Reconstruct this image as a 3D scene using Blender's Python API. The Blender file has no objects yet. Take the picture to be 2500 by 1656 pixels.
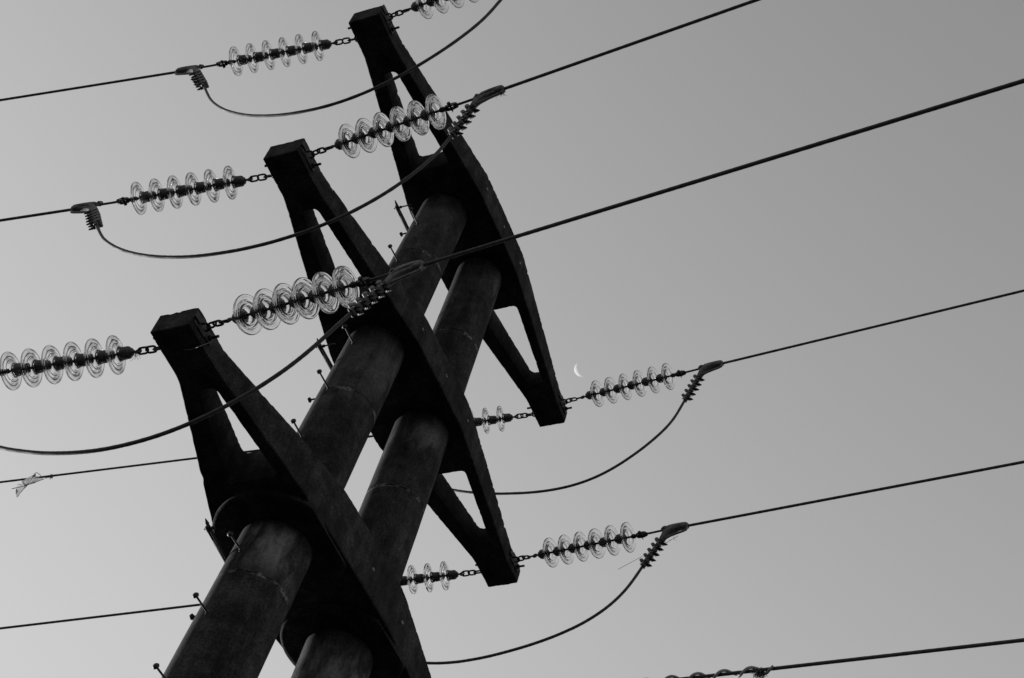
import bpy, bmesh, math, random
from mathutils import Vector, Matrix, noise
sc = bpy.context.scene
C = sc.collection
# ------------------------------------------------------------------ camera
R = [[0.91050871, 0.36157775, 0.20058768], [-0.17825535, 0.78095653, -0.59860832], [-0.37309371, 0.50928227, 0.7755209]]
CAM = Vector((5.51101263, -6.38241600, 1.6))
cd = bpy.data.cameras.new("camera"); cam = bpy.data.objects.new("camera", cd); C.objects.link(cam)
cd.sensor_width = 36.0; cd.lens = 3965.82 / 2500 * 36; cd.clip_end = 6000; cd.clip_start = 0.05
cam.matrix_world = Matrix(((R[0][0], -R[1][0], -R[2][0], CAM.x), (R[0][1], -R[1][1], -R[2][1], CAM.y),
                           (R[0][2], -R[1][2], -R[2][2], CAM.z), (0, 0, 0, 1)))
sc.camera = cam
# ------------------------------------------------------------------ sky, sun, exposure
SUN = Vector((-0.9650, 0.2446, 0.0945)).normalized()
SKY_STRENGTH = 0.14
w = bpy.data.worlds.new("World"); sc.world = w; w.use_nodes = True
nt = w.node_tree; nt.nodes.clear()
sky = nt.nodes.new("ShaderNodeTexSky"); sky.sky_type = 'NISHITA'; sky.sun_disc = False
sky.sun_elevation = math.asin(SUN.z); sky.sun_rotation = math.atan2(SUN.x, SUN.y)
sky.air_density = 1.0; sky.dust_density = 1.0; sky.ozone_density = 1.0; sky.altitude = 0
bw = nt.nodes.new("ShaderNodeRGBToBW")
pw = nt.nodes.new("ShaderNodeMath"); pw.operation = 'MULTIPLY'          # film response of the black-and-white sky: x^2 / (x^2 + .61)
den = nt.nodes.new("ShaderNodeMath"); den.operation = 'ADD'; den.inputs[1].default_value = .61
crv = nt.nodes.new("ShaderNodeMath"); crv.operation = 'DIVIDE'; gain = nt.nodes.new("ShaderNodeMath"); gain.operation = 'MULTIPLY'; gain.inputs[1].default_value = 1.765
bg = nt.nodes.new("ShaderNodeBackground"); bg.inputs['Strength'].default_value = SKY_STRENGTH
wo = nt.nodes.new("ShaderNodeOutputWorld")
nt.links.new(sky.outputs[0], bw.inputs[0]); nt.links.new(bw.outputs[0], pw.inputs[0]); nt.links.new(bw.outputs[0], pw.inputs[1])
nt.links.new(pw.outputs[0], den.inputs[0]); nt.links.new(pw.outputs[0], crv.inputs[0]); nt.links.new(den.outputs[0], crv.inputs[1])
nt.links.new(crv.outputs[0], gain.inputs[0]); nt.links.new(gain.outputs[0], bg.inputs['Color']); nt.links.new(bg.outputs[0], wo.inputs[0])
sl = bpy.data.lights.new("sun", 'SUN'); sl.energy = 2.4; sl.angle = math.radians(0.5); sl.color = (1, 1, 1)
so = bpy.data.objects.new("sun", sl); C.objects.link(so)
so.rotation_euler = (-SUN).to_track_quat('-Z', 'Y').to_euler(); so.location = (0, 0, 40)
vs = sc.view_settings; vs.view_transform = 'Standard'; vs.look = 'None'; vs.gamma = 1.0; vs.exposure = 1.58
random.seed(7)
ZO = 8.801056            # height of the bottom cross-arm's underside
# ------------------------------------------------------------------ helpers
class MB:
    """collects shapes in one mesh"""
    def __init__(s): s.v = []; s.f = []
    def add(s, vs, fs, M=None):
        o = len(s.v)
        s.v += [tuple(M @ Vector(p)) if M is not None else tuple(p) for p in vs]
        s.f += [tuple(i + o for i in f) for f in fs]
    def loft(s, rings, cap=True, M=None, closed=False):
        n = len(rings[0]); vs = [p for r in rings for p in r]; fs = []
        m = len(rings)
        for i in range(m if closed else m - 1):
            a, b = i * n, ((i + 1) % m) * n
            for j in range(n):
                k = (j + 1) % n
                fs.append((a + j, a + k, b + k, b + j))
        if cap and not closed:
            fs.append(tuple(reversed(range(n)))); fs.append(tuple(range((m - 1) * n, m * n)))
        s.add(vs, fs, M)
    def tube(s, pts, r, seg=10, cap=True, M=None, closed=False, rz=1.0, lobes=0, twist=0.0, up=None, sq=1.0):
        """sweep a circle (r may be a list) along pts"""
        P = [Vector(p) for p in pts]; n = len(P)
        T = []
        for i in range(n):
            a = P[i - 1] if (i > 0 or closed) else P[i]
            b = P[(i + 1) % n] if (i < n - 1 or closed) else P[i]
            T.append((b - a).normalized())
        u = Vector(up) if up else (Vector((0, 0, 1)) if abs(T[0].z) < .9 else Vector((0, 1, 0)))
        rings = []; L = 0.0
        for i in range(n):
            if i: L += (P[i] - P[i - 1]).length
            u = (u - T[i] * u.dot(T[i])).normalized(); vv = T[i].cross(u)
            ri = r[i] if isinstance(r, (list, tuple)) else r
            ring = []
            for j in range(seg):
                a = 2 * math.pi * j / seg
                k = 1.0
                if lobes: k = 1 + 0.07 * math.cos(lobes * (a - twist * L))
                ca, sa = math.cos(a), math.sin(a)
                if sq != 1.0: ca = math.copysign(abs(ca) ** sq, ca); sa = math.copysign(abs(sa) ** sq, sa)
                ring.append(P[i] + (vv * ca + u * sa * rz) * ri * k)
            rings.append(ring)
        s.loft(rings, cap, M, closed)
    def lathe(s, prof, seg=32, M=None, closed=False):
        """prof = (radius, x); axis is +X"""
        rings = [[Vector((x, r * math.cos(2 * math.pi * j / seg), r * math.sin(2 * math.pi * j / seg))) for j in range(seg)] for r, x in prof]
        s.loft(rings, True, M, closed)
    def box(s, c, d, M=None, bev=0.0):
        x, y, z = [q / 2 for q in d]; cx, cy, cz = c
        b = min(bev, x * .9, y * .9, z * .9)
        if b <= 0:
            vs = [(cx + i * x, cy + j * y, cz + k * z) for i in (-1, 1) for j in (-1, 1) for k in (-1, 1)]
            s.add(vs, [(0, 1, 3, 2), (4, 6, 7, 5), (0, 4, 5, 1), (2, 3, 7, 6), (0, 2, 6, 4), (1, 5, 7, 3)], M); return
        def ring(zz, ix, iy):
            q = []
            for sx, sy in ((1, 1), (-1, 1), (-1, -1), (1, -1)):
                p1 = (cx + sx * (x - ix), cy + sy * (y - iy - b), zz); p2 = (cx + sx * (x - ix - b), cy + sy * (y - iy), zz)
                q += [p1, p2] if sx * sy > 0 else [p2, p1]
            return [Vector(p) for p in q]
        s.loft([ring(cz - z, b, b), ring(cz - z + b, 0, 0), ring(cz + z - b, 0, 0), ring(cz + z, b, b)], True, M)
    def build(s, name, m, parent=None, smooth=True, angle=40):
        me = bpy.data.meshes.new(name); me.from_pydata(s.v, [], s.f)
        bm = bmesh.new(); bm.from_mesh(me); bmesh.ops.recalc_face_normals(bm, faces=bm.faces)
        lim = math.radians(angle)
        for f in bm.faces: f.smooth = smooth
        if smooth:
            for e in bm.edges:
                if len(e.link_faces) == 2 and e.calc_face_angle(0) > lim: e.smooth = False
        bm.to_mesh(me); bm.free()
        me.materials.append(m)
        o = bpy.data.objects.new(name, me); C.objects.link(o)
        if parent: o.parent = parent
        return o
def tag(o, label=None, cat=None, group=None, kind=None):
    if label: o['label'] = label
    if cat: o['category'] = cat
    if group: o['group'] = group
    if kind: o['kind'] = kind
    return o
def empty(name, M):
    o = bpy.data.objects.new(name, None); C.objects.link(o); o.matrix_world = M; o.empty_display_size = .1
    return o
def copy_to(o, parent, loc=None):
    c = o.copy(); C.objects.link(c); c.parent = parent
    if loc is not None: c.location = loc
    return c
def frame(P, x, side=None):
    x = Vector(x).normalized()
    y = (Vector((0, 0, 1)).cross(x)).normalized() if side is None else Vector(side).normalized()
    z = x.cross(y).normalized()
    return Matrix(((x.x, y.x, z.x, P[0]), (x.y, y.y, z.y, P[1]), (x.z, y.z, z.z, P[2]), (0, 0, 0, 1)))
def dirv(yaw, el, sx):
    y, l = math.radians(yaw), math.radians(el)
    return Vector((sx * math.cos(l) * math.cos(y), math.cos(l) * math.sin(y), math.sin(l)))
# ------------------------------------------------------------------ materials (the whole place is greys: the photograph is black and white)
def mat(name, base, rough=.8, metal=0.0, spec=.5):
    m = bpy.data.materials.new(name); m.use_nodes = True
    b = m.node_tree.nodes['Principled BSDF']
    b.inputs['Base Color'].default_value = (base, base, base, 1); b.inputs['Roughness'].default_value = rough
    b.inputs['Metallic'].default_value = metal; b.inputs['Specular IOR Level'].default_value = spec
    return m, m.node_tree, b
class NG:
    """short-hand for building value graphs"""
    def __init__(s, nt): s.nt = nt
    def n(s, t, **k):
        o = s.nt.nodes.new(t)
        for a, b in k.items(): setattr(o, a, b)
        return o
    def link(s, a, b): s.nt.links.new(a, b)
    def put(s, sock, v):
        if isinstance(v, bpy.types.NodeSocket): s.nt.links.new(v, sock)
        else: sock.default_value = v
    def math(s, op, a, b=None, c=None, clamp=False):
        o = s.n('ShaderNodeMath', operation=op, use_clamp=clamp)
        for i, v in enumerate((a, b, c)):
            if v is not None: s.put(o.inputs[i], v)
        return o.outputs[0]
    def noise(s, vec, scale, detail=4, rough=.55, dist=0.0):
        o = s.n('ShaderNodeTexNoise'); s.link(vec, o.inputs['Vector'])
        o.inputs['Scale'].default_value = scale; o.inputs['Detail'].default_value = detail
        o.inputs['Roughness'].default_value = rough; o.inputs['Distortion'].default_value = dist
        return o.outputs['Fac']
    def ramp(s, v, a, b, lo=0.0, hi=1.0):
        o = s.n('ShaderNodeMapRange'); o.interpolation_type = 'SMOOTHSTEP'
        s.put(o.inputs['Value'], v)
        o.inputs['From Min'].default_value = a; o.inputs['From Max'].default_value = b
        o.inputs['To Min'].default_value = lo; o.inputs['To Max'].default_value = hi
        return o.outputs[0]
    def coord(s, stretch=None):
        t = s.n('ShaderNodeTexCoord').outputs['Object']
        if stretch:
            m = s.n('ShaderNodeMapping'); s.link(t, m.inputs[0]); m.inputs['Scale'].default_value = stretch; return m.outputs[0]
        return t
def concrete(name, base, seams=None, streak=None, wash=()):
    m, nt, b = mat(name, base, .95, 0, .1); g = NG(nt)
    co = g.coord(); st = g.coord((1, 1, .18))
    big = g.noise(co, 1.7, 5); mid = g.noise(co, 9, 6, .6); fine = g.noise(co, 70, 5, .65); run = g.noise(st, 7, 5, .6)
    v = g.ramp(big, .3, .72, .7, 1.35)
    v = g.math('MULTIPLY', v, g.ramp(mid, .3, .7, .6, 1.4))
    v = g.math('MULTIPLY', v, g.ramp(run, .32, .7, .72, 1.32))
    v = g.math('MULTIPLY', v, g.ramp(fine, .32, .68, .5, 1.5))
    thin = g.noise(g.coord((1, 1, .07)), 19, 4, .6)
    v = g.math('MULTIPLY', v, g.ramp(thin, .35, .68, .86, 1.16))
    lime = g.math('MULTIPLY', g.ramp(g.noise(st, 3.1, 6, .7), .62, .78), g.ramp(g.noise(co, 24, 5, .7), .42, .62))
    v = g.math('ADD', v, g.math('MULTIPLY', lime, 1.5))
    pores = g.ramp(g.noise(co, 46, 2, .4), .70, .76)
    v = g.math('MULTIPLY', v, g.math('SUBTRACT', 1.0, g.math('MULTIPLY', pores, .7)))
    h = g.math('ADD', g.math('MULTIPLY', fine, .5), g.math('SUBTRACT', g.math('MULTIPLY', mid, .6), g.math('MULTIPLY', pores, .6)))
    if seams:
        sep = g.n('ShaderNodeSeparateXYZ'); g.link(co, sep.inputs[0]); z = sep.outputs[2]
        wob = g.math('MULTIPLY', g.math('SUBTRACT', g.noise(co, 3, 3), .5), .035)
        zz = g.math('ADD', z, wob)
        for k, s0 in enumerate(seams):
            d = g.math('ABSOLUTE', g.math('SUBTRACT', zz, s0))
            line = g.ramp(d, .004, .009, 1, 0)
            v = g.math('MULTIPLY', v, g.math('SUBTRACT', 1.0, g.math('MULTIPLY', line, .8)))
            h = g.math('SUBTRACT', h, g.math('MULTIPLY', line, .8))
            crust = g.math('MULTIPLY', g.ramp(d, .006, .022, 1, 0), g.ramp(g.noise(co, 6, 4, .6), .47, .6))
            crust = g.math('MULTIPLY', crust, g.ramp(g.noise(co, 60, 4, .7), .35, .6))
            v = g.math('ADD', v, g.math('MULTIPLY', crust, 7.0))
        for z0, z1, amt in wash:      # pale wash-out stains under the collars
            wz = g.math('MULTIPLY', g.ramp(z, z0, z0 + (z1 - z0) * .55, 0, 1), g.ramp(z, z0 + (z1 - z0) * .75, z1, 1, 0))
            wz = g.math('MULTIPLY', wz, g.ramp(g.noise(g.coord((1, 1, .35)), 4.2, 5, .62), .42, .62))
            v = g.math('ADD', v, g.math('MULTIPLY', g.math('MULTIPLY', wz, g.ramp(g.noise(co, 30, 5, .7), .25, .65, .45, 1.0)), amt))
        if streak is not None:      # lime run beside the mould line of the pole
            ang = g.math('ARCTAN2', sep.outputs[1], sep.outputs[0])
            for a0, amt in streak:
                da = g.math('ABSOLUTE', g.math('SUBTRACT', g.math('ADD', ang, g.math('MULTIPLY', wob, 1.2)), a0))
                ml = g.ramp(da, .012, .03, 1, 0)
                v = g.math('MULTIPLY', v, g.math('SUBTRACT', 1.0, g.math('MULTIPLY', ml, .4)))
                lr = g.math('MULTIPLY', g.ramp(da, .03, .13, 1, 0), g.math('MULTIPLY', g.ramp(g.noise(st, 5, 5, .65), .5, .66), g.ramp(g.noise(co, 38, 4, .7), .4, .62)))
                v = g.math('ADD', v, g.math('MULTIPLY', lr, amt))
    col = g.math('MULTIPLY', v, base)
    cc = g.n('ShaderNodeCombineColor')
    for i in range(3): g.link(col, cc.inputs[i])
    g.link(cc.outputs[0], b.inputs['Base Color'])
    bp = g.n('ShaderNodeBump'); bp.inputs['Strength'].default_value = .55; bp.inputs['Distance'].default_value = .006
    g.link(h, bp.inputs['Height']); g.link(bp.outputs[0], b.inputs['Normal'])
    return m
def metalm(name, base, rough, metal, var=.35, scale=30, spec=.5):
    m, nt, b = mat(name, base, rough, metal, spec); g = NG(nt); co = g.coord()
    a = g.noise(co, scale, 5, .65); c2 = g.noise(co, scale * 5, 3, .6)
    v = g.math('MULTIPLY', g.ramp(a, .3, .7, 1 - var, 1 + var), g.ramp(c2, .3, .7, .85, 1.15))
    col = g.math('MULTIPLY', v, base); cc = g.n('ShaderNodeCombineColor')
    for i in range(3): g.link(col, cc.inputs[i])
    g.link(cc.outputs[0], b.inputs['Base Color'])
    g.link(g.ramp(a, .3, .7, rough - .1, min(1, rough + .12)), b.inputs['Roughness'])
    bp = g.n('ShaderNodeBump'); bp.inputs['Strength'].default_value = .3; bp.inputs['Distance'].default_value = .002
    g.link(a, bp.inputs['Height']); g.link(bp.outputs[0], b.inputs['Normal'])
    return m
SEAM1 = [ZO + z for z in (-8.45, -6.5, -4.55, -2.58, -.626, 1.326, 3.272)]
SEAM2 = [ZO + z for z in (-8.45, -6.5, -4.55, -2.60, -.65, 1.29, 3.18)]
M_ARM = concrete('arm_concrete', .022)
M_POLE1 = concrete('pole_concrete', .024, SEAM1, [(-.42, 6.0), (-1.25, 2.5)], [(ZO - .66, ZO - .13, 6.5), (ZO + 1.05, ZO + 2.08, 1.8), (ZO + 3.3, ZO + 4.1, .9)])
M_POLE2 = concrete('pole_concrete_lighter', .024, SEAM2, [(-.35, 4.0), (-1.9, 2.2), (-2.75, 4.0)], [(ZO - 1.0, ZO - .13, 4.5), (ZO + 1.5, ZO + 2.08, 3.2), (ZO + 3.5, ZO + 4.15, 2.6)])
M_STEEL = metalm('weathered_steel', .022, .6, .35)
M_CAP = metalm('galvanised_cap', .055, .6, .3)
M_ALU = metalm('dull_aluminium', .13, .82, .1, .3, 25, .15)
M_ALU_B = metalm('bolt_steel', .022, .55, .3)
M_ROLL = metalm('bright_saddle', .13, .62, .2, .25, 30, .3)
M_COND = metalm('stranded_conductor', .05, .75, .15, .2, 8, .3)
M_SLEEVE = metalm('bright_sleeve', .3, .5, .2)
M_PLATE = metalm('pale_plate', .05, .6, .2, .5, 20)
def glass():
    m, nt, b = mat('clear_glass', .82, .02); b.inputs['Transmission Weight'].default_value = 1.0; b.inputs['IOR'].default_value = 1.5
    g = NG(nt); co = g.coord(); n = g.noise(co, 14, 3, .5)
    bp = g.n('ShaderNodeBump'); bp.inputs['Strength'].default_value = .25; bp.inputs['Distance'].default_value = .004
    g.link(n, bp.inputs['Height']); g.link(bp.outputs[0], b.inputs['Normal'])
    g.link(g.ramp(g.noise(co, 30, 4, .6), .35, .7, .015, .05), b.inputs['Roughness'])
    return m
M_GLASS = glass()
def film():
    m = bpy.data.materials.new('plastic_film'); m.use_nodes = True; nt = m.node_tree; b = nt.nodes['Principled BSDF']; out = nt.nodes['Material Output']
    b.inputs['Base Color'].default_value = (.10, .10, .10, 1); b.inputs['Roughness'].default_value = .5
    g = NG(nt); t = g.n('ShaderNodeBsdfTransparent'); t.inputs[0].default_value = (.86, .86, .86, 1)
    tl = g.n('ShaderNodeBsdfTranslucent'); tl.inputs[0].default_value = (.25, .25, .25, 1)
    m1 = g.n('ShaderNodeMixShader'); m1.inputs[0].default_value = .6; g.link(b.outputs[0], m1.inputs[1]); g.link(tl.outputs[0], m1.inputs[2])
    m2 = g.n('ShaderNodeMixShader'); g.link(g.ramp(g.noise(g.coord(), 14, 4, .6),  .38, .75, .02, .45), m2.inputs[0])
    g.link(t.outputs[0], m2.inputs[2]); g.link(m1.outputs[0], m2.inputs[1]); g.link(m2.outputs[0], out.inputs[0])
    return m
M_FILM = film()
M_FIBRE, _, _ = mat('dark_fibre', .05, .9)
M_STRAW, _, _ = mat('dry_straw', .22, .8)
M_SVD = metalm('pale_plastic_rod', .24, .7, 0, .15, 10)
# ------------------------------------------------------------------ ground
def ground():
    m, nt, b = mat('dark_soil', .03, .95); g = NG(nt); co = g.coord()
    v = g.math('MULTIPLY', g.ramp(g.noise(co, .15, 6), .3, .7, .02, .035), g.ramp(g.noise(co, 3, 6), .3, .7, .7, 1.2))
    cc = g.n('ShaderNodeCombineColor')
    for i in range(3): g.link(v, cc.inputs[i])
    g.link(cc.outputs[0], b.inputs['Base Color'])
    mb = MB(); N = 24; S = 3000
    vs = [((i / N * 2 - 1) ** 3 * S, (j / N * 2 - 1) ** 3 * S, 0) for i in range(N + 1) for j in range(N + 1)]
    fs = [(i * (N + 1) + j, (i + 1) * (N + 1) + j, (i + 1) * (N + 1) + j + 1, i * (N + 1) + j + 1) for i in range(N) for j in range(N)]
    mb.add(vs, fs); o = mb.build('ground', m); tag(o, kind='structure', label='flat dark bare ground under the mast')
ground()
# ------------------------------------------------------------------ poles
def pole_axis(pi, z):      # z from the bottom arm's underside
    if pi == 0: return Vector((-.0580 - .0011 * z, -.5017 + .0492 * z, z + ZO)), .2434 - .00894 * z
    return Vector((-.0731 + .0157 * z, .5017 - .0264 * z, z + ZO)), .2412 - .00894 * z
def pole(pi, m, label):
    mb = MB(); rings = []; z0 = -ZO - .3; z1 = 4.28 + .16; base = pole_axis(pi, -ZO)[0]
    N = 90; seg = 72
    for i in range(N + 1):
        z = z0 + (z1 - z0) * i / N; c, r = pole_axis(pi, z); ring = []
        for j in range(seg):
            a = 2 * math.pi * j / seg
            p = Vector((c.x + r * math.cos(a), c.y + r * math.sin(a), c.z))
            n = noise.noise(p * 2.2) * .0022 + noise.noise(p * 9) * .0009
            ring.append(Vector((p.x + n * math.cos(a), p.y + n * math.sin(a), p.z)) - base)
        rings.append(ring)
    mb.loft(rings); o = mb.build('concrete_pole', m); o.location = base
    tag(o, label, 'pole', 'twin round concrete poles of the mast'); return o, base
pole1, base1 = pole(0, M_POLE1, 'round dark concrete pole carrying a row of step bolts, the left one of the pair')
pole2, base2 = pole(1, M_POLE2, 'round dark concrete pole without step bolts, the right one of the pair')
def step_bolt(P, d, L, name='step_bolt'):
    mb = MB(); M = frame(P, d, Vector((0, 0, 1)).cross(Vector(d)))
    mb.tube([(-.05, 0, 0), (L - .01, 0, 0)], .0068, 12, True, M)
    mb.lathe([(.0001, L - .018), (.013, L - .018), (.021, L - .012), (.0215, L - .004), (.016, L + .004), (.007, L + .008), (.0001, L + .009)], 7, M)
    mb.lathe([(.0001, -.004), (.017, -.004), (.016, .004), (.008, .007), (.0001, .007)], 12, M)
    b = mb.build(name, M_STEEL, pole1, True, 50)
    return b
for z in (-1.585, -.995, -.428, .17, .751, 1.33, 1.917, 2.50, 3.104, 3.702):
    c, r = pole_axis(0, z); x = -.078; y = c.y - math.sqrt(max(r * r - (x - c.x) ** 2, 0))
    b = step_bolt(Vector((x, y, c.z)) - base1, (random.uniform(-.03, .03), -1, random.uniform(-.03, .03)), random.uniform(.148, .162))
for z in (-1.90, -1.31, -.72, .42, 1.01, 1.59, 2.2, 2.8, 3.40, 4.0):
    c, r = pole_axis(0, z); step_bolt(Vector((c.x - r, c.y, c.z)) - base1, (-1, random.uniform(-.03, .03), random.uniform(-.03, .03)), random.uniform(.145, .165))
def strap(X, T, pin):
    mb = MB(); X = Vector(X); T = Vector(T); d = (T - X).normalized()
    M = frame(T + Vector((0, 0, ZO)) - base1, d, Vector((1, 0, 0)) - d * d.x); L = (T - X).length + .06
    for s in (-.009, .009): mb.box((-L / 2, s, 0), (L, .006, .026), M, .001)
    mb.box((-L * .62, 0, 0), (L * .7, .014, .03), M, .002)
    mb.box((.0, 0, 0), (.045, .026, .036), M, .004)
    vs = [(.01, -.004, .012), (.01, .004, .012), (.035, .004, .0), (.035, -.004, 0), (.065, -.003, .022), (.065, .003, .022), (.022, .004, .03), (.022, -.004, .03)]
    mb.add(vs, [(0, 1, 2, 3), (3, 2, 5, 4), (4, 5, 6, 7), (7, 6, 1, 0), (0, 3, 4, 7), (1, 6, 5, 2)], M)
    sg = 1 if (M.to_3x3() @ Vector((0, 1, 0))).x > 0 else -1
    mb.tube([(0, -.03 * sg, 0), (0, pin * sg, 0)], .006, 10, True, M)
    mb.lathe([(.0001, 0), (.013, 0), (.013, .012), (.0001, .012)], 6, M @ Matrix.Rotation(-math.pi / 2 * sg, 4, 'Z') @ Matrix.Translation((-.038, 0, 0)))
    mb.build('strap_bracket', M_STEEL, pole1)
strap((-.2298, -.4515, 3.791), (-.2298, -.672, 3.789), .13)
strap((-.2422, -.5592, 1.750), (-.2422, -.765, 1.745), .13)
strap((-.2551, -.6875, -.388), (-.2551, -.935, -.37), .05)
# ------------------------------------------------------------------ cross-arms
ARMS = {   # dx, dy, z, mid thickness, right outline, left outline (tip A to tip B), openings
 'low': dict(d=(0, 0, 0), tc=.385, R=[(.14, -2.2), (.14, -1.85), (.23, -.98), (.264, -.42), (.277, .1), (.277, .5), (.14, 1.86), (.137, 2.152)],
             L=[(-.14, -2.2), (-.14, -1.83), (-.55, -.55), (-.585, -.40), (-.585, .40), (-.565, .62), (-.14, 1.83), (-.137, 2.152)],
             H=[[(-.06, -1.72), (.068, -1.72), (.14, -.96), (-.235, -.96)], [(-.235, .96), (.15, .96), (.08, 1.66), (-.06, 1.66)]], b=.51, bz=.19, drop=(.077, -.089, .10)),
 'mid': dict(d=(-.0729, .0853, 2.2184), tc=.293, R=[(.14, -2.2), (.14, -1.9), (.318, -.42), (.322, .0), (.319, .46), (.14, 1.9), (.138, 2.152)],
             L=[(-.14, -2.2), (-.14, -1.85), (-.432, -.42), (-.438, .0), (-.432, .48), (-.135, 1.83), (-.134, 2.152)],
             H=[[(-.06, -1.72), (.068, -1.72), (.165, -.85), (-.20, -.85)], [(-.20, .865), (.175, .865), (.085, 1.66), (-.06, 1.66)]], b=.46, bz=.155, drop=(.050, -.058, .085)),
 'top': dict(d=(-.0138, .0453, 4.2803), tc=.285, R=[(.14, -2.2), (.14, -1.9), (.312, -.42), (.315, .0), (.313, .43), (.14, 1.94), (.136, 2.152)],
             L=[(-.14, -2.2), (-.14, -1.87), (-.378, -.42), (-.384, .0), (-.380, .46), (-.124, 1.82), (-.122, 2.152)],
             H=[[(-.055, -1.695), (.067, -1.695), (.163, -.755), (-.195, -.755)], [(-.185, .765), (.18, .765), (.10, 1.655), (-.05, 1.655)]], b=.395, bz=.148, drop=(.036, -.042, .075)),
}
def resample(poly, step, rad):
    """closed polygon -> rounded corners, points every step"""
    n = len(poly); P = [Vector((x, y)) for x, y in poly]; out = []
    for i in range(n):
        a, b, c = P[i - 1], P[i], P[(i + 1) % n]; u = (a - b); v = (c - b)
        r = rad[i] if isinstance(rad, list) else rad
        k = min(r, u.length * .45, v.length * .45); u.normalize(); v.normalize()
        m = 6 if k > .02 else 2
        for t in range(m + 1):
            t /= m; out.append((b + u * k) * (1 - t) ** 2 + b * 2 * t * (1 - t) + (b + v * k) * t ** 2)
    res = []
    for i in range(len(out)):
        a, b = out[i], out[(i + 1) % len(out)]; L = (b - a).length
        if L < 1e-5: continue
        k = max(1, int(round(L / step)))
        for t in range(k): res.append(a.lerp(b, t / k))
    return res
def normals2(P):
    n = len(P); out = []
    for i in range(n):
        d = (P[(i + 1) % n] - P[i - 1]); out.append(Vector((d.y, -d.x)).normalized())
    return out
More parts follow.
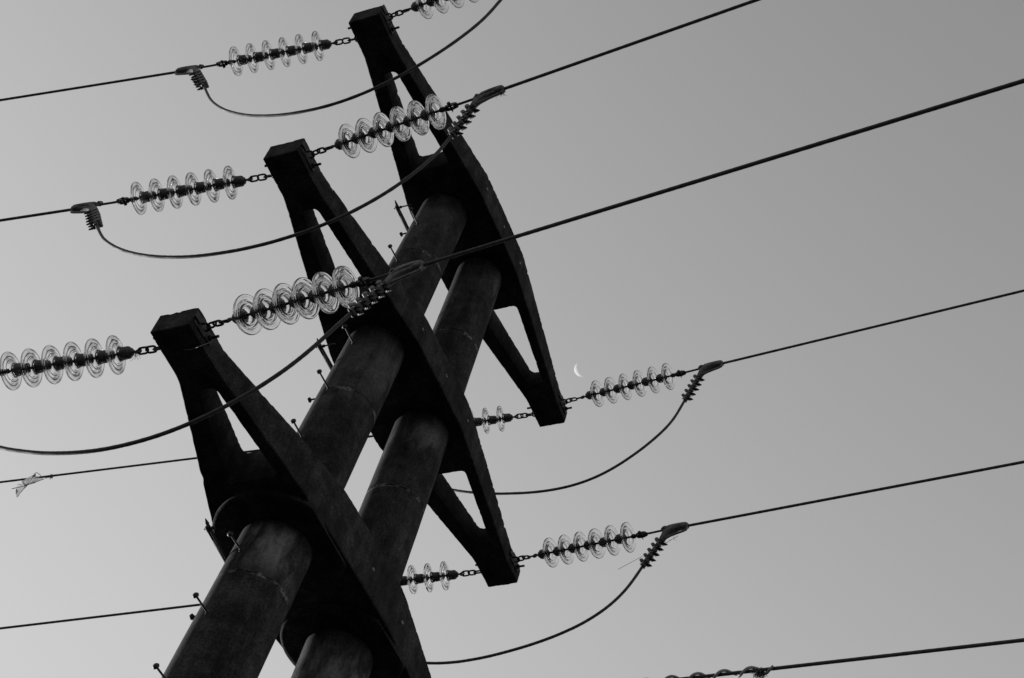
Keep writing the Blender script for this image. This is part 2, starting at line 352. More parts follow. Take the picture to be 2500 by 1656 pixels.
def cross_arm(key, label):
    A = ARMS[key]; dx, dy, z = A['d']; org = Vector((dx, dy, z + ZO)); tc = A['tc']; seed = {'low': 3.1, 'mid': 11.7, 'top': 23.3}[key]
    outer = A['R'] + list(reversed(A['L']))
    rads = [.005] + [.06] * (len(A['R']) - 2) + [.02] + [.005] + [.06] * (len(A['L']) - 2) + [.005]
    loops = [(resample(outer, .022, rads), 1)] + [(resample(h, .022, .05), -1) for h in A['H']]
    bm = bmesh.new()
    def th(y):
        ay = abs(y); k = max(0.0, min(1.0, (1.86 - ay) / 1.41)); t = .176 + (tc - .176) * k
        if y > 2.0: t -= max(0, (y - 2.03)) * .35
        return t
    DX, DY, DZ = A['drop']
    def belly(y): return max(0.0, min(1.0, (1.86 - abs(y)) / 1.41))     # the slab hangs deeper towards the poles
    topv, botv = [], []
    for P, sg in loops:
        area = sum(P[i].x * P[(i + 1) % len(P)].y - P[(i + 1) % len(P)].x * P[i].y for i in range(len(P)))
        N = normals2(P)
        if area < 0: N = [-n for n in N]
        if sg < 0: N = [-n for n in N]        # away from the concrete
        rows = []
        for f, ins in ((0, .003), (.025, -.003), (.25, -.003), (.5, -.003), (.75, -.003), (.975, -.003), (1, .003)):
            row = []
            for p, n in zip(P, N):
                t = th(p.y); q = Vector((p.x * 4, p.y * 4, f * 3 + seed))
                chip = noise.noise(Vector((p.x * 26, p.y * 26, f * 2.0 + seed))) * .0016 + noise.noise(q * 2.3) * .0012 + noise.noise(Vector((p.x * 60, p.y * 60, f * 5 + seed))) * .0013
                edge = 0.0
                if f < .1 or f > .9:
                    e = noise.noise(Vector((p.x * 9, p.y * 9, seed + (5 if f > .5 else 0)))) - .42
                    e2 = noise.noise(Vector((p.x * 38, p.y * 38, seed + (9 if f > .5 else 2)))) - .12
                    edge = max(0, e) * (.030 if f > .5 else .016) + max(0, e2) * (.010 if f > .5 else .006)
                pp = p + n * (chip - ins - edge)
                zz = t * f
                if f < .1: zz += edge * .5
                if f > .9: zz -= edge * .5
                if f == 1: zz += noise.noise(Vector((p.x * 30, p.y * 30, seed))) * .002
                k_ = belly(p.y); row.append(bm.verts.new((pp.x + DX * k_, pp.y + DY * k_, zz - DZ * k_)))
            rows.append(row)
        n = len(P)
        for a, b in zip(rows, rows[1:]):
            for i in range(n):
                k = (i + 1) % n; bm.faces.new((a[i], a[k], b[k], b[i]))
        botv.append(rows[0]); topv.append(rows[-1])
    for rs in (botv, topv):
        es = []
        for r in rs:
            for i in range(len(r)): es.append(bm.edges.get((r[i], r[(i + 1) % len(r)])))
        bmesh.ops.triangle_fill(bm, edges=es, use_beauty=True)
    bmesh.ops.recalc_face_normals(bm, faces=bm.faces)
    for f in bm.faces: f.smooth = abs(f.normal.z) < .6
    for e in bm.edges:
        if len(e.link_faces) == 2 and e.calc_face_angle(0) > math.radians(30): e.smooth = False
    me = bpy.data.meshes.new('concrete_crossarm'); bm.to_mesh(me); bm.free(); me.materials.append(M_ARM)
    o = bpy.data.objects.new('concrete_crossarm', me); C.objects.link(o); o.location = org
    tag(o, label, 'cross-arm', 'flat concrete cross-arms of the mast')
    # collars under the slab where the poles pass through
    for pi in ((0, 1) if key == 'low' else ()):
        c, r = pole_axis(pi, z); mb = MB()
        cx, cy = c.x - dx, c.y - dy
        if key == 'low':
            px, py = c.x - dx, c.y - dy; cx, cy, r0, h = (px + .008, py, .457, .13) if pi == 0 else (px + .02, py - .01, .44, .12)
            prof = [(r0, -.05), (r0, -DZ - .010), (r0 - .006, -DZ - .016), (r0 - .02, -DZ - .02), (.34, -DZ - .024), (.285, -DZ - .030), (.262, -DZ - .036), (.05, -DZ - .036)]
        else:
            r0 = r + .055; h = .10
            prof = [(r0 + .02, .03), (r0 + .02, -.012), (r0, -h * .7), (r0 - .03, -h), (.05, -h)]
        seg = 72; rings = []
        for rr, zz in prof:
            ring = []
            for j in range(seg):
                a = 2 * math.pi * j / seg; k = rr + noise.noise(Vector((math.cos(a) * 5, math.sin(a) * 5, zz * 9 + seed + pi))) * .004
                f = max(0, min(1, (rr - .25) / (r0 - .25)))
                x = (cx * f + px * (1 - f)) + k * math.cos(a)
                x = min(x, .330)
                ring.append(Vector((x, (cy * f + py * (1 - f)) + k * math.sin(a), zz)))
            rings.append(ring)
        mb.loft(rings); mb.build('collar', M_ARM, o)
    # three bright sleeves of the clamping bolts in the right-hand face
    for k in (-1, 0, 1):
        y = k * A['b'] + {'low': .085, 'mid': .04, 'top': .035}[key]
        xs = [p[0] for p in A['R']]; x = max(xs)
        for (x0, y0), (x1, y1) in zip(A['R'], A['R'][1:]):
            if y0 <= y <= y1: x = x0 + (x1 - x0) * (y - y0) / (y1 - y0)
        mb = MB(); M = Matrix.Translation((x + DX, y + DY, A['bz'] - DZ))
        if key == 'low' and k == -1:
            mb.lathe([(.0001, .004), (.006, .004), (.011, .002), (.012, -.01), (.0001, -.01)], 16, M); mb.build('bolt_sleeve', M_STEEL, o); continue
        mb.lathe([(.0075, -.02), (.0075, .005), (.0085, .0065), (.0108, .0065), (.0118, .005), (.0118, -.02)], 18, M, closed=True)
        mb.lathe([(.0001, -.004), (.0076, -.004), (.0076, -.012), (.0001, -.012)], 12, M)
        mb.build('bolt_sleeve', M_SLEEVE, o)
    return o, org
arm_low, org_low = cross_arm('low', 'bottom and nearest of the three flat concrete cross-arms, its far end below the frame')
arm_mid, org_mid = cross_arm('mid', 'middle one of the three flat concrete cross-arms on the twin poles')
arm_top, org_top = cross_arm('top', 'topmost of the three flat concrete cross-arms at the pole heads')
ARMOBJ = {'low': (arm_low, org_low), 'mid': (arm_mid, org_mid), 'top': (arm_top, org_top)}
# two eye bolts through each tip: eye on one face, nut on the other
def eye_bolt(arm, P, sx):
    """P on the face the eye is on; sx = side of the eye"""
    o, org = ARMOBJ[arm]; mb = MB(); M = frame(Vector(P) - org, (sx, 0, 0), (0, sx, 0))
    mb.box((.005, 0, 0), (.012, .085, .10), M, .002)
    w_, l_ = .026, .052
    loop = [(.0, w_, .0), (l_ * .55, w_, 0)] + [(l_ * .55 + math.sin(a) * l_ * .45, w_ * math.cos(a), 0) for a in [math.pi * k / 10 for k in range(1, 10)]] + [(l_ * .55, -w_, 0), (0, -w_, 0)]
    mb.tube(loop, .0075, 10, True, M, up=(0, 0, 1))
    mb.box((.014, -.075, .0), (.01, .06, .05), M, .002)
    # nut, washer and thread end on the far face
    f = -.285
    mb.box((f - .003, 0, 0), (.008, .07, .07), M, .002)
    mb.lathe([(.0001, f), (.02, f), (.02, f - .024), (.0001, f - .024)], 6, M)
    mb.tube([(.008, 0, 0), (f - .072, 0, 0)], .0095, 12, True, M)
    mb.build('eye_bolt', M_STEEL, o)
    pl = MB(); pl.box((.004, -.058, -.02), (.007, .045, .055), M, .002); pl.build('anchor_plate', M_PLATE, o)
STRINGS = {
  'topA R': [[0.1262,-2.0706,13.1904],-5.342,-4.744,0.3642],
  'midA R': [[0.0671,-2.0113,11.1245],-5.64,-3.62,0.364],
  'lowA R': [[0.14,-2.0987,8.9029],-6.352,-5.13,0.3573],
  'topB R': [[0.1262,2.0426,13.2005],-6.186,-3.143,0.3716],
  'midB R': [[0.0671,2.0756,11.1361],-7.021,-3.846,0.3599],
  'topA L': [[-0.1538,-1.9707,13.1685],-7.176,-4.851,0.3712],
  'midA L': [[-0.2129,-1.9298,11.105],-7.355,-5.662,0.3685],
  'lowA L': [[-0.14,-2.0201,8.8963],-6.671,-5.274,0.3609],
  'topB L': [[-0.1538,2.1128,13.1841],-6.628,-5.369,0.3526],
  'midB L': [[-0.2129,2.1406,11.1171],-6.687,-5.639,0.3627],
}
WIRES = {
  'topA R': [[1.7377,-2.2213,13.056],-5.342,-4.744],
  'midA R': [[1.68,-2.1706,11.022],-6.232,-3.376],
  'lowA R': [[1.741,-2.2769,8.7582],-7.227,-4.666],
  'topB R': [[1.7459,1.867,13.111],-6.137,-3.177],
  'midB R': [[1.6712,1.8781,11.0275],-6.733,-4.093],
  'topA L': [[-1.7664,-2.1737,13.0305],-8.368,-4.326],
  'midA L': [[-1.8201,-2.1373,10.9443],-8.152,-5.239],
  'lowA L': [[-1.7431,-2.2076,8.7473],-6.671,-5.274],
  'topB L': [[-1.7486,1.9275,13.0332],-7.115,-4.993],
  'midB L': [[-1.8168,1.9526,10.9577],-6.522,-5.792],
}
LEGS = {
  'topA R': [1.08,0.0],
  'midA R': [1.1869,0.1369],
  'lowA R': [1.1377,-0.0939],
  'topB R': [1.1368,0.1406],
  'midB R': [1.1118,0.0558],
  'topA L': [1.0692,-0.0673],
  'midA L': [1.1266,0.0722],
  'lowA L': [1.08,0.0],
  'topB L': [1.08,0.0],
  'midB L': [1.08,0.0],
}
JUMPERS = {
  'topA': [[-1.425,-2.11,12.721],[-1.357,-2.101,12.61],[-1.291,-2.105,12.497],[-1.218,-2.112,12.385],[-1.138,-2.117,12.277],[-1.05,-2.12,12.175],[-0.957,-2.122,12.08],[-0.858,-2.124,11.993],[-0.755,-2.126,11.912],[-0.647,-2.128,11.838],[-0.534,-2.132,11.77],[-0.415,-2.136,11.709],[-0.292,-2.14,11.656],[-0.165,-2.145,11.612],[-0.035,-2.149,11.581],[0.096,-2.152,11.563],[0.228,-2.155,11.561],[0.357,-2.158,11.576],[0.484,-2.161,11.608],[0.607,-2.165,11.656],[0.724,-2.168,11.718],[0.836,-2.172,11.794],[0.941,-2.176,11.88],[1.036,-2.179,11.975],[1.122,-2.182,12.077],[1.193,-2.183,12.186],[1.25,-2.183,12.303],[1.292,-2.183,12.428],[1.324,-2.183,12.558],[1.364,-2.186,12.686],[1.396,-2.189,12.744]],
  'midA': [[-1.484,-2.116,10.631],[-1.417,-2.115,10.528],[-1.341,-2.114,10.432],[-1.259,-2.114,10.341],[-1.17,-2.114,10.258],[-1.075,-2.113,10.181],[-0.976,-2.113,10.11],[-0.872,-2.112,10.046],[-0.765,-2.111,9.989],[-0.654,-2.11,9.937],[-0.54,-2.109,9.892],[-0.424,-2.108,9.853],[-0.306,-2.107,9.821],[-0.186,-2.107,9.796],[-0.065,-2.107,9.778],[0.056,-2.106,9.767],[0.178,-2.105,9.765],[0.299,-2.103,9.772],[0.42,-2.102,9.788],[0.539,-2.1,9.813],[0.656,-2.099,9.849],[0.77,-2.098,9.895],[0.879,-2.099,9.953],[0.981,-2.1,10.021],[1.074,-2.1,10.102],[1.155,-2.1,10.193],[1.222,-2.097,10.295],[1.274,-2.092,10.405],[1.315,-2.087,10.52],[1.354,-2.091,10.635],[1.378,-2.1,10.69]],
  'lowA': [[-1.399,-2.167,8.438],[-1.336,-2.162,8.344],[-1.266,-2.161,8.254],[-1.187,-2.163,8.171],[-1.098,-2.168,8.095],[-1.002,-2.174,8.026],[-0.901,-2.181,7.964],[-0.798,-2.187,7.908],[-0.693,-2.192,7.858],[-0.587,-2.197,7.814],[-0.481,-2.201,7.773],[-0.373,-2.204,7.737],[-0.263,-2.208,7.706],[-0.151,-2.211,7.68],[-0.038,-2.215,7.659],[0.077,-2.219,7.645],[0.193,-2.224,7.639],[0.308,-2.229,7.641],[0.422,-2.233,7.653],[0.535,-2.238,7.674],[0.644,-2.242,7.706],[0.75,-2.246,7.748],[0.852,-2.249,7.801],[0.949,-2.252,7.863],[1.04,-2.255,7.935],[1.124,-2.258,8.014],[1.2,-2.262,8.101],[1.267,-2.266,8.194],[1.326,-2.269,8.291],[1.381,-2.27,8.391],[1.41,-2.268,8.44]],
  'midB': [[-1.471,1.993,10.651],[-1.407,2.0,10.556],[-1.336,2.003,10.466],[-1.255,2.002,10.382],[-1.164,1.997,10.305],[-1.067,1.99,10.236],[-0.966,1.984,10.173],[-0.862,1.979,10.116],[-0.757,1.976,10.066],[-0.65,1.975,10.022],[-0.541,1.974,9.986],[-0.431,1.973,9.957],[-0.319,1.972,9.936],[-0.206,1.97,9.923],[-0.092,1.968,9.918],[0.023,1.965,9.921],[0.137,1.962,9.929],[0.25,1.959,9.944],[0.362,1.956,9.963],[0.473,1.955,9.988],[0.583,1.953,10.017],[0.69,1.951,10.051],[0.796,1.949,10.093],[0.898,1.947,10.142],[0.995,1.944,10.202],[1.084,1.941,10.272],[1.161,1.94,10.355],[1.224,1.941,10.449],[1.274,1.943,10.551],[1.319,1.941,10.655],[1.346,1.935,10.705]],
  'topB': [[-1.404,1.968,12.725],[-1.34,1.976,12.623],[-1.274,1.983,12.523],[-1.194,1.984,12.424],[-1.101,1.98,12.33],[-0.999,1.975,12.244],[-0.892,1.969,12.168],[-0.783,1.965,12.104],[-0.673,1.963,12.05],[-0.562,1.962,12.005],[-0.447,1.961,11.966],[-0.329,1.961,11.932],[-0.206,1.961,11.901],[-0.079,1.959,11.875],[0.05,1.958,11.853],[0.179,1.956,11.837],[0.304,1.954,11.83],[0.424,1.953,11.834],[0.537,1.952,11.849],[0.643,1.952,11.877],[0.742,1.953,11.918],[0.838,1.953,11.971],[0.931,1.952,12.035],[1.022,1.95,12.109],[1.111,1.948,12.191],[1.195,1.946,12.282],[1.27,1.947,12.382],[1.329,1.951,12.491],[1.372,1.955,12.608],[1.409,1.953,12.728],[1.434,1.943,12.783]],
}
CABLE = [[0.2634, 0.5202, 8.1024], -5.743, -5.0178]

LOOK = {'topA': 'upper end of the topmost cross-arm', 'midA': 'upper end of the middle cross-arm', 'lowA': 'upper end of the bottom cross-arm',
        'topB': 'lower end of the topmost cross-arm', 'midB': 'lower end of the middle cross-arm'}
for n, (P, ya, el, Lc) in STRINGS.items(): eye_bolt(n[:3], P, 1 if n[-1] == 'R' else -1)
# ------------------------------------------------------------------ insulator strings
PIT = .1465
SHELL = [(.036, -.046), (.043, -.040), (.047, -.030), (.053, -.022), (.063, -.0155), (.076, -.011), (.090, -.0075), (.104, -.0045), (.1145, -.002), (.1205, -.001), (.1245, .0015), (.1258, .0065), (.1248, .012), (.121, .0145), (.1165, .013),
         (.112, .0098), (.106, .0085), (.100, .0078), (.095, .0075), (.091, .0105), (.0875, .0155), (.084, .016), (.0805, .0115), (.076, .0045), (.071, .0035), (.067, .0075), (.0635, .0115), (.060, .0115), (.056, .0055),
         (.050, -.007), (.042, -.014), (.032, -.018), (.024, -.018), (.024, -.04)]
_p = MB(); _p.lathe(SHELL, 96, closed=True)
for i, (x, y, z) in enumerate(_p.v):       # pressed glass: the ribs are never perfectly round
    r = math.hypot(y, z); th = math.atan2(z, y)
    if i >= 16 * 96 and i < 31 * 96 and r > .046:
        x += .0011 * math.sin(3 * th + 95 * r) + .0007 * math.sin(7 * th - 60 * r + 1.3); k = 1 + .010 * math.sin(2 * th + 50 * r) + .006 * math.sin(5 * th - 20 * r)
        _p.v[i] = (x, y * k, z * k)
PROTO_G = _p.build('insulator_disc', M_GLASS, None, True, 80)
_p = MB(); _p.lathe([(.0001, -.112), (.017, -.112), (.024, -.108), (.0265, -.102), (.0285, -.097), (.036, -.092), (.040, -.084), (.041, -.070), (.0415, -.045), (.043, -.036), (.040, -.031), (.034, -.036), (.0001, -.036)], 36)
PROTO_C = _p.build('metal_cap', M_CAP, None, True, 35)
_p = MB(); _p.lathe([(.0001, -.03), (.0235, -.03), (.0225, -.012), (.013, -.006), (.009, -.002), (.0082, .03), (.0125, .038), (.013, .045), (.009, .052), (.0001, .054)], 24)
PROTO_P = _p.build('pin', M_STEEL, None, True, 35)
def link_mesh(w_, l_, r):
    mb = MB(); pts = []
    for k in range(28):
        a = 2 * math.pi * k / 28; c, s = math.cos(a), math.sin(a)
        pts.append(((l_ / 2 - w_ / 2) * (1 if c > 0 else -1) * (1 if abs(c) > 1e-6 else 0) + w_ / 2 * c, w_ / 2 * s, 0))
    mb.tube(pts, r, 10, False, None, True, up=(0, 0, 1)); return mb
PROTO_L = link_mesh(.040, .068, .0072).build('chain_link', M_STEEL)
_p = MB()
_p.tube([(-.03 + .017 * math.cos(a), .016 * math.sin(a), 0) for a in [2 * math.pi * k / 20 for k in range(20)]], .0068, 10, False, None, True, up=(0, 0, 1))
_p.lathe([(.0001, -.018), (.008, -.018), (.0085, .018), (.013, .024), (.012, .034), (.0001, .036)], 16)
PROTO_E = _p.build('ball_eye', M_STEEL)
PROTOS = [PROTO_G, PROTO_C, PROTO_P, PROTO_L, PROTO_E]
used = {}
def take(pr, parent, loc, rx=0.0):
    o = pr if pr.name not in used else pr.copy()
    if pr.name in used: C.objects.link(o)
    used[pr.name] = 1
    o.parent = parent; o.location = loc; o.rotation_euler = (rx, 0, 0); return o
for n, (P, ya, el, Lc) in STRINGS.items():
    sx = 1 if n[-1] == 'R' else -1; d = dirv(ya, el, sx); M = frame(P, d)
    t = empty('insulator_string', M)
    tag(t, 'six-disc glass insulator string chained %s of the %s' % ('right' if sx > 0 else 'left', LOOK[n[:4]]), 'insulator', 'glass insulator strings on the cross-arm tips')
    for k in range(6):
        g_ = take(PROTO_G, t, (Lc + k * PIT, 0, 0), random.uniform(0, 6.28)); g_.rotation_euler = (g_.rotation_euler.x, random.gauss(0, .018), random.gauss(0, .018))
        take(PROTO_C, g_, (0, 0, 0)); take(PROTO_P, g_, (0, 0, 0))
    x0 = .046; x1 = Lc - .112
    take(PROTO_E, t, (x1 - .006, 0, 0), math.pi / 2)
    e0 = x1 - .046
    take(PROTO_L, t, (x0 + .028, 0, 0), math.pi / 2 + .3)
    take(PROTO_L, t, (x0 + .028 + .051, 0, .0), .25)
    take(PROTO_L, t, (e0 - .022, 0, 0), .9)
# ------------------------------------------------------------------ strain clamps
LEN = .32
def clamp(n):
    P, ya, el, Lc = STRINGS[n]; sx = 1 if n[-1] == 'R' else -1; d = dirv(ya, el, sx)
    O = Vector(P) + d * (Lc + 1.085); M = frame(O, d); t = empty('strain_clamp', M)
    a, b = LEGS[n]
    tag(t, 'bolted wire clamp out to the %s of the %s' % ('right' if sx > 0 else 'left', LOOK[n[:4]]),
        'wire clamp', 'strain clamps at the outer ends of the insulator strings')
    # socket clevis and eye rod
    mb = MB()
    mb.lathe([(.0001, -.312), (.014, -.31), (.019, -.302), (.0195, -.284), (.015, -.276), (.011, -.27), (.011, -.245), (.0001, -.243)], 20)
    for s in (-.014, .014):
        mb.loft([[(x, s + q, z) for q, z in ((-.004, -h), (.004, -h), (.004, h), (-.004, h))] for x, h in ((-.262, .010), (-.25, .016), (-.225, .02), (-.20, .019), (-.185, .012), (-.172, .007))])
    mb.box((-.262, 0, 0), (.012, .036, .022), None, .003); mb.lathe([(.0001, -.195), (.016, -.194), (.014, -.178), (.0095, -.165), (.0001, -.164)], 16)
    mb.tube([(-.226, -.034, .0), (-.226, .03, .0)], .0075, 12); mb.lathe([(.0001, 0), (.014, 0), (.014, .011), (.0001, .011)], 6, Matrix.Translation((-.226, -.036, 0)) @ Matrix.Rotation(math.pi / 2, 4, 'Z'))
    mb.tube([(-.226, .024, .0), (-.222, .03, -.012), (-.215, .03, -.026)], .003, 6)
    mb.build('socket_clevis', M_STEEL, t)
    mb = MB(); mb.tube([(-.2, 0, 0), (-.13, 0, 0), (-.02, 0, .003)], [.0098, .0088, .009], 12); mb.build('eye_rod', M_STEEL, t)
    # cast body
    mb = MB()
    mb.tube([(.0, 0, .02), (.02, 0, .02), (.06, 0, .017), (.11, 0, .012), (.155, 0, .007), (.180, 0, .004), (.190, 0, .002)], [.013, .021, .025, .0285, .030, .0295, .025], 24, rz=.92, sq=.7)
    v = Vector((-math.cos(a) * math.cos(b), math.sin(b), -math.sin(a) * math.cos(b))); S0 = Vector((0, 0, -.075))
    mb.tube([S0 + v * .05, S0 + v * .01, (.006, 0, -.055), (.03, 0, -.032), (.065, 0, -.012), (.11, 0, .0), (.15, 0, .002)], [.023, .027, .032, .034, .031, .027, .022], 24, rz=.8, sq=.62)
    mb.tube([(-.018 + .0205 * math.cos(q), s_, .02 + .0205 * math.sin(q)) for s_ in (0,) for q in [2 * math.pi * k / 24 for k in range(24)]], .0095, 12, False, None, True, up=(0, 1, 0))
    mb.lathe([(.0001, -.020), (.009, -.020), (.012, -.014), (.012, .014), (.009, .02), (.0001, .02)], 16, Matrix.Translation((-.018, 0, .02)) @ Matrix.Rotation(math.pi / 2, 4, 'Z'))
    mb.tube([(.180, 0, -.012), (.194, 0, -.026), (.192, 0, -.042), (.170, 0, -.052), (.11, 0, -.066), (.06, 0, -.078), (.03, 0, -.088), (.0, 0, -.1)], [.0105, .0095, .009, .009, .009, .0095, .012, .013], 12)
    for s in (-.027, .027):     # cast ribs along the cheeks of the body
        mb.tube([(.0, s * .8, -.062), (.03, s, -.034), (.07, s, -.012), (.12, s, .0), (.178, s * .9, .004)], [.004, .006, .0065, .0065, .005], 8)
    mb.lathe([(.0001, .186), (.022, .186), (.024, .19), (.024, .198), (.014, .204), (.0001, .204)], 20)
    mb.build('clamp_body', M_ALU, t)
    # leg: trough with bolts round the tail of the conductor
    nrm = Vector((math.sin(a), 0, -math.cos(a))); nrm = (nrm - v * nrm.dot(v)).normalized(); sd = nrm.cross(v)
    ML = Matrix(((v.x, sd.x, nrm.x, S0.x), (v.y, sd.y, nrm.y, S0.y), (v.z, sd.z, nrm.z, S0.z), (0, 0, 0, 1)))
    mb = MB(); prof = []
    for k in range(33):
        x = .01 + .30 * k / 32; ph = (x - .055) / .056; wv = .5 + .5 * math.cos(2 * math.pi * ph)
        prof.append((x, .021 + .005 * wv, .0155 + .003 * (1 - wv)))
    rings = []
    for x, hw, hh in prof:
        rings.append([Vector((x, hw * math.copysign(abs(math.cos(q)) ** .6, math.cos(q)), hh * math.copysign(abs(math.sin(q)) ** .6, math.sin(q)))) for q in [2 * math.pi * j / 16 for j in range(16)]])
    mb.loft(rings, True, ML)
    mb.box((.314, .0, -.004), (.012, .062, .02), ML, .004)
    mb.build('leg_trough', M_ALU, t)
    for k in range(5):
        x = .055 + .056 * k; mb = MB(); J = random.uniform(-.004, .004)
        for s in (-.021, .021):
            mb.tube([(x, s, -.022), (x, s, .05 + J), (x, s, .064 + J)], [.0075, .0075, .004], 10, True, ML)
            mb.lathe([(.0001, .017), (.0145, .017), (.0145, .032), (.0001, .032)], 6, ML @ Matrix.Translation((x, s, 0)) @ Matrix.Rotation(-math.pi / 2, 4, 'Y'))
            mb.lathe([(.0001, .036), (.012, .036), (.011, .045), (.0001, .045)], 6, ML @ Matrix.Translation((x, s, 0)) @ Matrix.Rotation(-math.pi / 2, 4, 'Y'))
        mb.box((x, 0, .0165), (.028, .07, .006), ML, .002)
        ub = mb.build('clamp_bolt', M_ALU_B, t)
        sb = MB(); sb.tube([(x, -.033, -.024), (x, -.03, -.0245), (x, .03, -.0245), (x, .033, -.024)], [.0145, .017, .017, .0145], 18, True, ML); sb.build('saddle', M_ROLL, ub)
for n in STRINGS: clamp(n)
# ------------------------------------------------------------------ conductors
def wire_pts(P0, d, s1, ds=.03, near=14.0):
    s = -.10; out = []
    while s < s1:
        out.append(Vector(P0) + d * s + Vector((0, 0, s * s / 2000))); s += ds if s < near else 1.0
    return out
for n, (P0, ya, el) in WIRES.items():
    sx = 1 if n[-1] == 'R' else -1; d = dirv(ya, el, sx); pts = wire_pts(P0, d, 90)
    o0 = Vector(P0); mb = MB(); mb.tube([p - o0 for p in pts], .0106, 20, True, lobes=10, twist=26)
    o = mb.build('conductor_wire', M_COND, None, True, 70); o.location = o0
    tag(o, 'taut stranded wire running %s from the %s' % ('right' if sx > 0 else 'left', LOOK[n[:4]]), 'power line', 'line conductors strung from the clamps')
def smooth(P, m=6):
    P = [Vector(p) for p in P]; out = []
    for i in range(len(P) - 1):
        a = P[max(i - 1, 0)]; b = P[i]; c = P[i + 1]; e = P[min(i + 2, len(P) - 1)]
        for k in range(m):
            t = k / m; out.append(.5 * ((2 * b) + (c - a) * t + (2 * a - 5 * b + 4 * c - e) * t * t + (3 * b - a - 3 * c + e) * t ** 3))
    return out + [P[-1]]
def leg_pts(n):
    P, ya, el, Lc = STRINGS[n]; sx = 1 if n[-1] == 'R' else -1; M = frame(Vector(P) + dirv(ya, el, sx) * (Lc + 1.085), dirv(ya, el, sx)); a, b = LEGS[n]
    v = Vector((-math.cos(a) * math.cos(b), math.sin(b), -math.sin(a) * math.cos(b))); S0 = Vector((0, 0, -.075))
    return [M @ (S0 + v * t) for t in (.26, .29, .32)]
for n, P in JUMPERS.items():
    if n in ('midB', 'topB', 'topA', 'midA', 'lowA'):
        mid = [Vector(p) for p in P[2:-2]]; pts = smooth(leg_pts(n + ' L') + mid + list(reversed(leg_pts(n + ' R'))), 6)
    o0 = pts[len(pts) // 2].copy(); mb = MB(); mb.tube([p - o0 for p in pts], .0114, 20, True, lobes=10, twist=26)
    o = mb.build('jumper_cable', M_COND, None, True, 70); o.location = o0
    tag(o, 'slack jumper cable looping under the %s' % LOOK[n], 'cable', 'jumper loops under the cross-arm tips')
# ------------------------------------------------------------------ lower cable with helical damper rod
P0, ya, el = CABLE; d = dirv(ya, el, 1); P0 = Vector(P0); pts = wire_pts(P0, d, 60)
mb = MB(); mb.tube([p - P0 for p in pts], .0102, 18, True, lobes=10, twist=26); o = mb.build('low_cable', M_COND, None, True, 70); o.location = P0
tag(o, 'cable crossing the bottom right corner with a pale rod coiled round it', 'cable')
def cpt(s): return P0 + d * s + Vector((0, 0, s * s / 2000))
Mc = frame(cpt(2.4), d); hel = []
for k in range(0, 241):
    s = 1.75 + (2.888 - 1.75) * k / 240; ph = 2 * math.pi * (s - 2.262) / .167; rr = .0215
    hel.append(Vector((s - 2.4, rr * math.sin(ph), rr * math.cos(ph))))
mb = MB(); mb.tube(hel, .0085, 12); o = mb.build('helical_rod', M_SVD); o.matrix_world = Mc
tag(o, 'pale helical plastic rod coiled round the cable in the bottom right corner', 'cable damper')
def fuzz(name, P, M, n, L, r, label, hang, seed, spread=.02, curl=.6):
    rnd = random.Random(seed); mb = MB()
    for k in range(n):
        p = Vector((rnd.uniform(-spread, spread), rnd.uniform(-.014, .014), rnd.uniform(-.014, .012))); q = Vector((rnd.gauss(0, .7), rnd.gauss(0, .7), rnd.gauss(0, .7) - hang)).normalized(); pts = []
        l_ = L * rnd.uniform(.4, 1.2)
        for i in range(8):
            pts.append(p.copy()); q = (q + Vector((rnd.gauss(0, curl), rnd.gauss(0, curl), rnd.gauss(0, curl) - hang * .2)) * .45).normalized(); p = p + q * l_ / 8
        mb.tube(pts, r, 4)
    o = mb.build(name, M_FIBRE); o.matrix_world = M; tag(o, label, 'fibre tuft'); return o
fuzz('fibre_tuft', None, frame(cpt(2.80), d), 190, .06, .0013, 'dark hairy tuft of fibres caught on the cable beside the pale coiled rod', 1.6, 5, .022)
Pq, yq, eq, Lq = STRINGS['midA R']; dq = dirv(yq, eq, 1)
fuzz('fibre_tuft', None, frame(Vector(Pq) + dq * (Lq + 1.085 + .18) + Vector((0, 0, -.03)), dq), 90, .035, .0008, 'fuzzy fibre tuft on the right-hand clamp above the middle cross-arm', .35, 8, .02, .8)
Pq, yq, eq, Lq = STRINGS['lowA L']; dq = dirv(yq, eq, -1)
fuzz('fibre_tuft', None, frame(Vector(Pq) + dq * (Lq - .135) + Vector((0, 0, -.012)), dq), 16, .06, .0012, 'small frayed thread tuft under the chain left of the bottom cross-arm', 1.0, 9, .008)
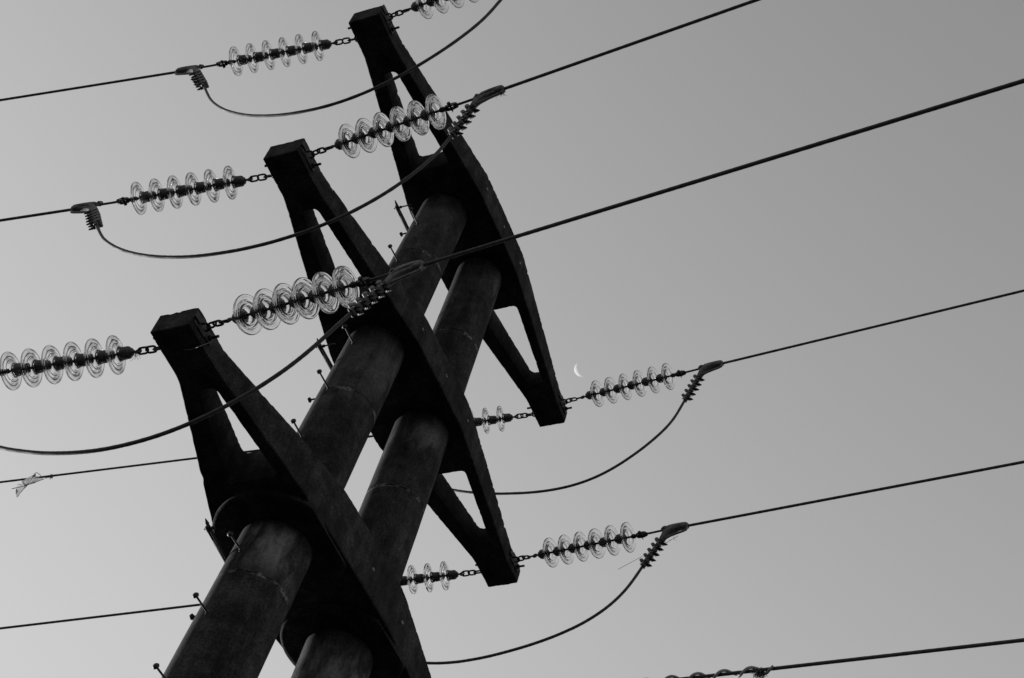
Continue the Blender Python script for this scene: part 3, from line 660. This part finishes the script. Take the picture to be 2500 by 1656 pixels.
FILM = {"upper": [[-5.4122, 1.4152, 12.7214], [-5.4178, 1.4097, 12.6883], [-5.4788, 1.4022, 12.649], [-5.535, 1.4172, 12.6297], [-5.5023, 1.4197, 12.5974], [-5.525, 1.4671, 12.6201], [-5.4632, 1.4527, 12.5972], [-5.4735, 1.4716, 12.6683], [-5.4098, 1.4523, 12.6976]], "mid": [[-5.4098, 1.4523, 12.6976], [-5.4735, 1.4716, 12.6683], [-5.4632, 1.4527, 12.5972], [-5.4492, 1.4901, 12.6634], [-5.3784, 1.4869, 12.6726], [-5.3503, 1.5028, 12.7203], [-5.3671, 1.4851, 12.7164], [-5.3977, 1.4582, 12.7054]], "lower": [[-5.4632, 1.4527, 12.5972], [-5.525, 1.4671, 12.6201], [-5.545, 1.4459, 12.5834], [-5.5566, 1.417, 12.5287], [-5.6008, 1.4698, 12.5417], [-5.5701, 1.4728, 12.4909], [-5.5796, 1.5016, 12.4924], [-5.5851, 1.5165, 12.524], [-5.5278, 1.4774, 12.5146], [-5.5189, 1.479, 12.5701]], "tail": [[-5.525, 1.4671, 12.6201], [-5.5296, 1.4278, 12.5642], [-5.5852, 1.4275, 12.5559], [-5.6056, 1.4159, 12.5276], [-5.587, 1.4307, 12.5678], [-5.5312, 1.4298, 12.5771]], "flap": [[-5.515, 1.4419, 12.6006], [-5.5295, 1.4307, 12.6098], [-5.5349, 1.4131, 12.5852], [-5.5701, 1.4144, 12.5806], [-5.5321, 1.4173, 12.5691], [-5.5361, 1.444, 12.5938]]}
FOLDS = [[[-5.4122, 1.4152, 12.7214], [-5.441, 1.4363, 12.6624], [-5.4632, 1.4527, 12.5972], [-5.5105, 1.4693, 12.5538], [-5.5792, 1.5041, 12.4911]], [[-5.3503, 1.5028, 12.7203], [-5.4027, 1.4752, 12.6569], [-5.4632, 1.4527, 12.5972], [-5.5351, 1.446, 12.5774], [-5.6056, 1.4159, 12.5276]], [[-5.4142, 1.4139, 12.7204], [-5.3981, 1.417, 12.734], [-5.3765, 1.45, 12.732], [-5.3706, 1.4672, 12.7256]], [[-5.4085, 1.4444, 12.7045], [-5.4122, 1.4152, 12.7214]]]
KNOT = [[-5.3341, 1.4851, 12.7172], [-5.314, 1.4961, 12.7291], [-5.2934, 1.5052, 12.7426], [-5.2766, 1.5104, 12.7552], [-5.2638, 1.5134, 12.7655]]
STALK = [[1.1408, 1.9149, 10.6712], [1.2402, 1.9152, 10.7324], [1.3452, 1.9217, 10.8033], [1.4647, 1.9088, 10.868], [1.5501, 1.8901, 10.8934], [1.6288, 1.8641, 10.9076]]
STALK2 = [[0.0195, -2.0363, 8.7951], [0.0509, -2.0326, 8.7931], [0.0947, -2.0354, 8.7911], [0.148, -2.0589, 8.7579], [0.152, -2.0354, 8.8092], [0.165, -2.0195, 8.8425]]

o0 = Vector(FILM['upper'][6]); mb = MB(); rnd = random.Random(4)
bm = bmesh.new()
for nm, P in FILM.items():
    vs = [bm.verts.new(Vector(p) - o0) for p in P]; bm.faces.new(vs)
bmesh.ops.triangulate(bm, faces=bm.faces[:])
bmesh.ops.subdivide_edges(bm, edges=bm.edges[:], cuts=4, use_grid_fill=True)
for v in bm.verts:
    q = v.co * 11
    v.co += Vector((noise.noise(q), noise.noise(q + Vector((9, 0, 0))), noise.noise(q + Vector((0, 9, 0))))) * .011 + Vector((noise.noise(q * 3), noise.noise(q * 3 + Vector((5, 0, 0))), noise.noise(q * 3 + Vector((0, 5, 0))))) * .005
me = bpy.data.meshes.new('plastic_scrap'); bm.to_mesh(me); bm.free()
for p in me.polygons: p.use_smooth = True
me.materials.append(M_FILM); o = bpy.data.objects.new('plastic_scrap', me); C.objects.link(o); o.location = o0
tag(o, 'torn translucent plastic scrap snagged on the wire at the left edge', 'litter')
mb = MB()
for f in FOLDS: mb.tube([Vector(p) - o0 for p in f], .0035, 6)
kp = [Vector(p) - o0 for p in KNOT]
for i in range(34):
    a = kp[0].lerp(kp[-1], rnd.random() ** .7 if i % 2 else rnd.gauss(.78, .08)); pts = [a]
    for k in range(4): pts.append(pts[-1] + Vector((rnd.gauss(0, .007), rnd.gauss(0, .006), rnd.gauss(-.002, .006))))
    mb.tube(pts, .003, 5)
mb.build('twisted_fold', M_FIBRE, o)
mb = MB(); s0 = Vector(STALK[2]); mb.tube([Vector(p) - s0 for p in STALK], .0016, 6); rnd = random.Random(2)
for i in range(12):
    a = (Vector(STALK[3]) - s0).lerp(Vector(STALK[5]) - s0, rnd.random()); mb.tube([a, a + Vector((rnd.gauss(0, .012), rnd.gauss(0, .012), rnd.gauss(-.008, .012)))], .0009, 4)
o = mb.build('grass_stalk', M_FIBRE); o.location = s0
tag(o, 'thin straight stalk stuck behind the right-hand clamp of the middle cross-arm', 'grass stalk')
s0 = Vector(STALK2[2]); mb = MB(); mb.tube([p - s0 for p in smooth(STALK2, 4)], .0016, 6); o = mb.build('grass_stalk', M_STRAW); o.location = s0
tag(o, 'pale curved stalk under the upper end of the bottom cross-arm', 'grass stalk')

# ------------------------------------------------------------------ moon
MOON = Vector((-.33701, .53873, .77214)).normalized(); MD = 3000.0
m = bpy.data.materials.new('moon_shaded_emission'); m.use_nodes = True; nt = m.node_tree; nt.nodes.clear(); g = NG(nt)
# sunlit crescent is put into the emission by sun direction; dark part stays see-through
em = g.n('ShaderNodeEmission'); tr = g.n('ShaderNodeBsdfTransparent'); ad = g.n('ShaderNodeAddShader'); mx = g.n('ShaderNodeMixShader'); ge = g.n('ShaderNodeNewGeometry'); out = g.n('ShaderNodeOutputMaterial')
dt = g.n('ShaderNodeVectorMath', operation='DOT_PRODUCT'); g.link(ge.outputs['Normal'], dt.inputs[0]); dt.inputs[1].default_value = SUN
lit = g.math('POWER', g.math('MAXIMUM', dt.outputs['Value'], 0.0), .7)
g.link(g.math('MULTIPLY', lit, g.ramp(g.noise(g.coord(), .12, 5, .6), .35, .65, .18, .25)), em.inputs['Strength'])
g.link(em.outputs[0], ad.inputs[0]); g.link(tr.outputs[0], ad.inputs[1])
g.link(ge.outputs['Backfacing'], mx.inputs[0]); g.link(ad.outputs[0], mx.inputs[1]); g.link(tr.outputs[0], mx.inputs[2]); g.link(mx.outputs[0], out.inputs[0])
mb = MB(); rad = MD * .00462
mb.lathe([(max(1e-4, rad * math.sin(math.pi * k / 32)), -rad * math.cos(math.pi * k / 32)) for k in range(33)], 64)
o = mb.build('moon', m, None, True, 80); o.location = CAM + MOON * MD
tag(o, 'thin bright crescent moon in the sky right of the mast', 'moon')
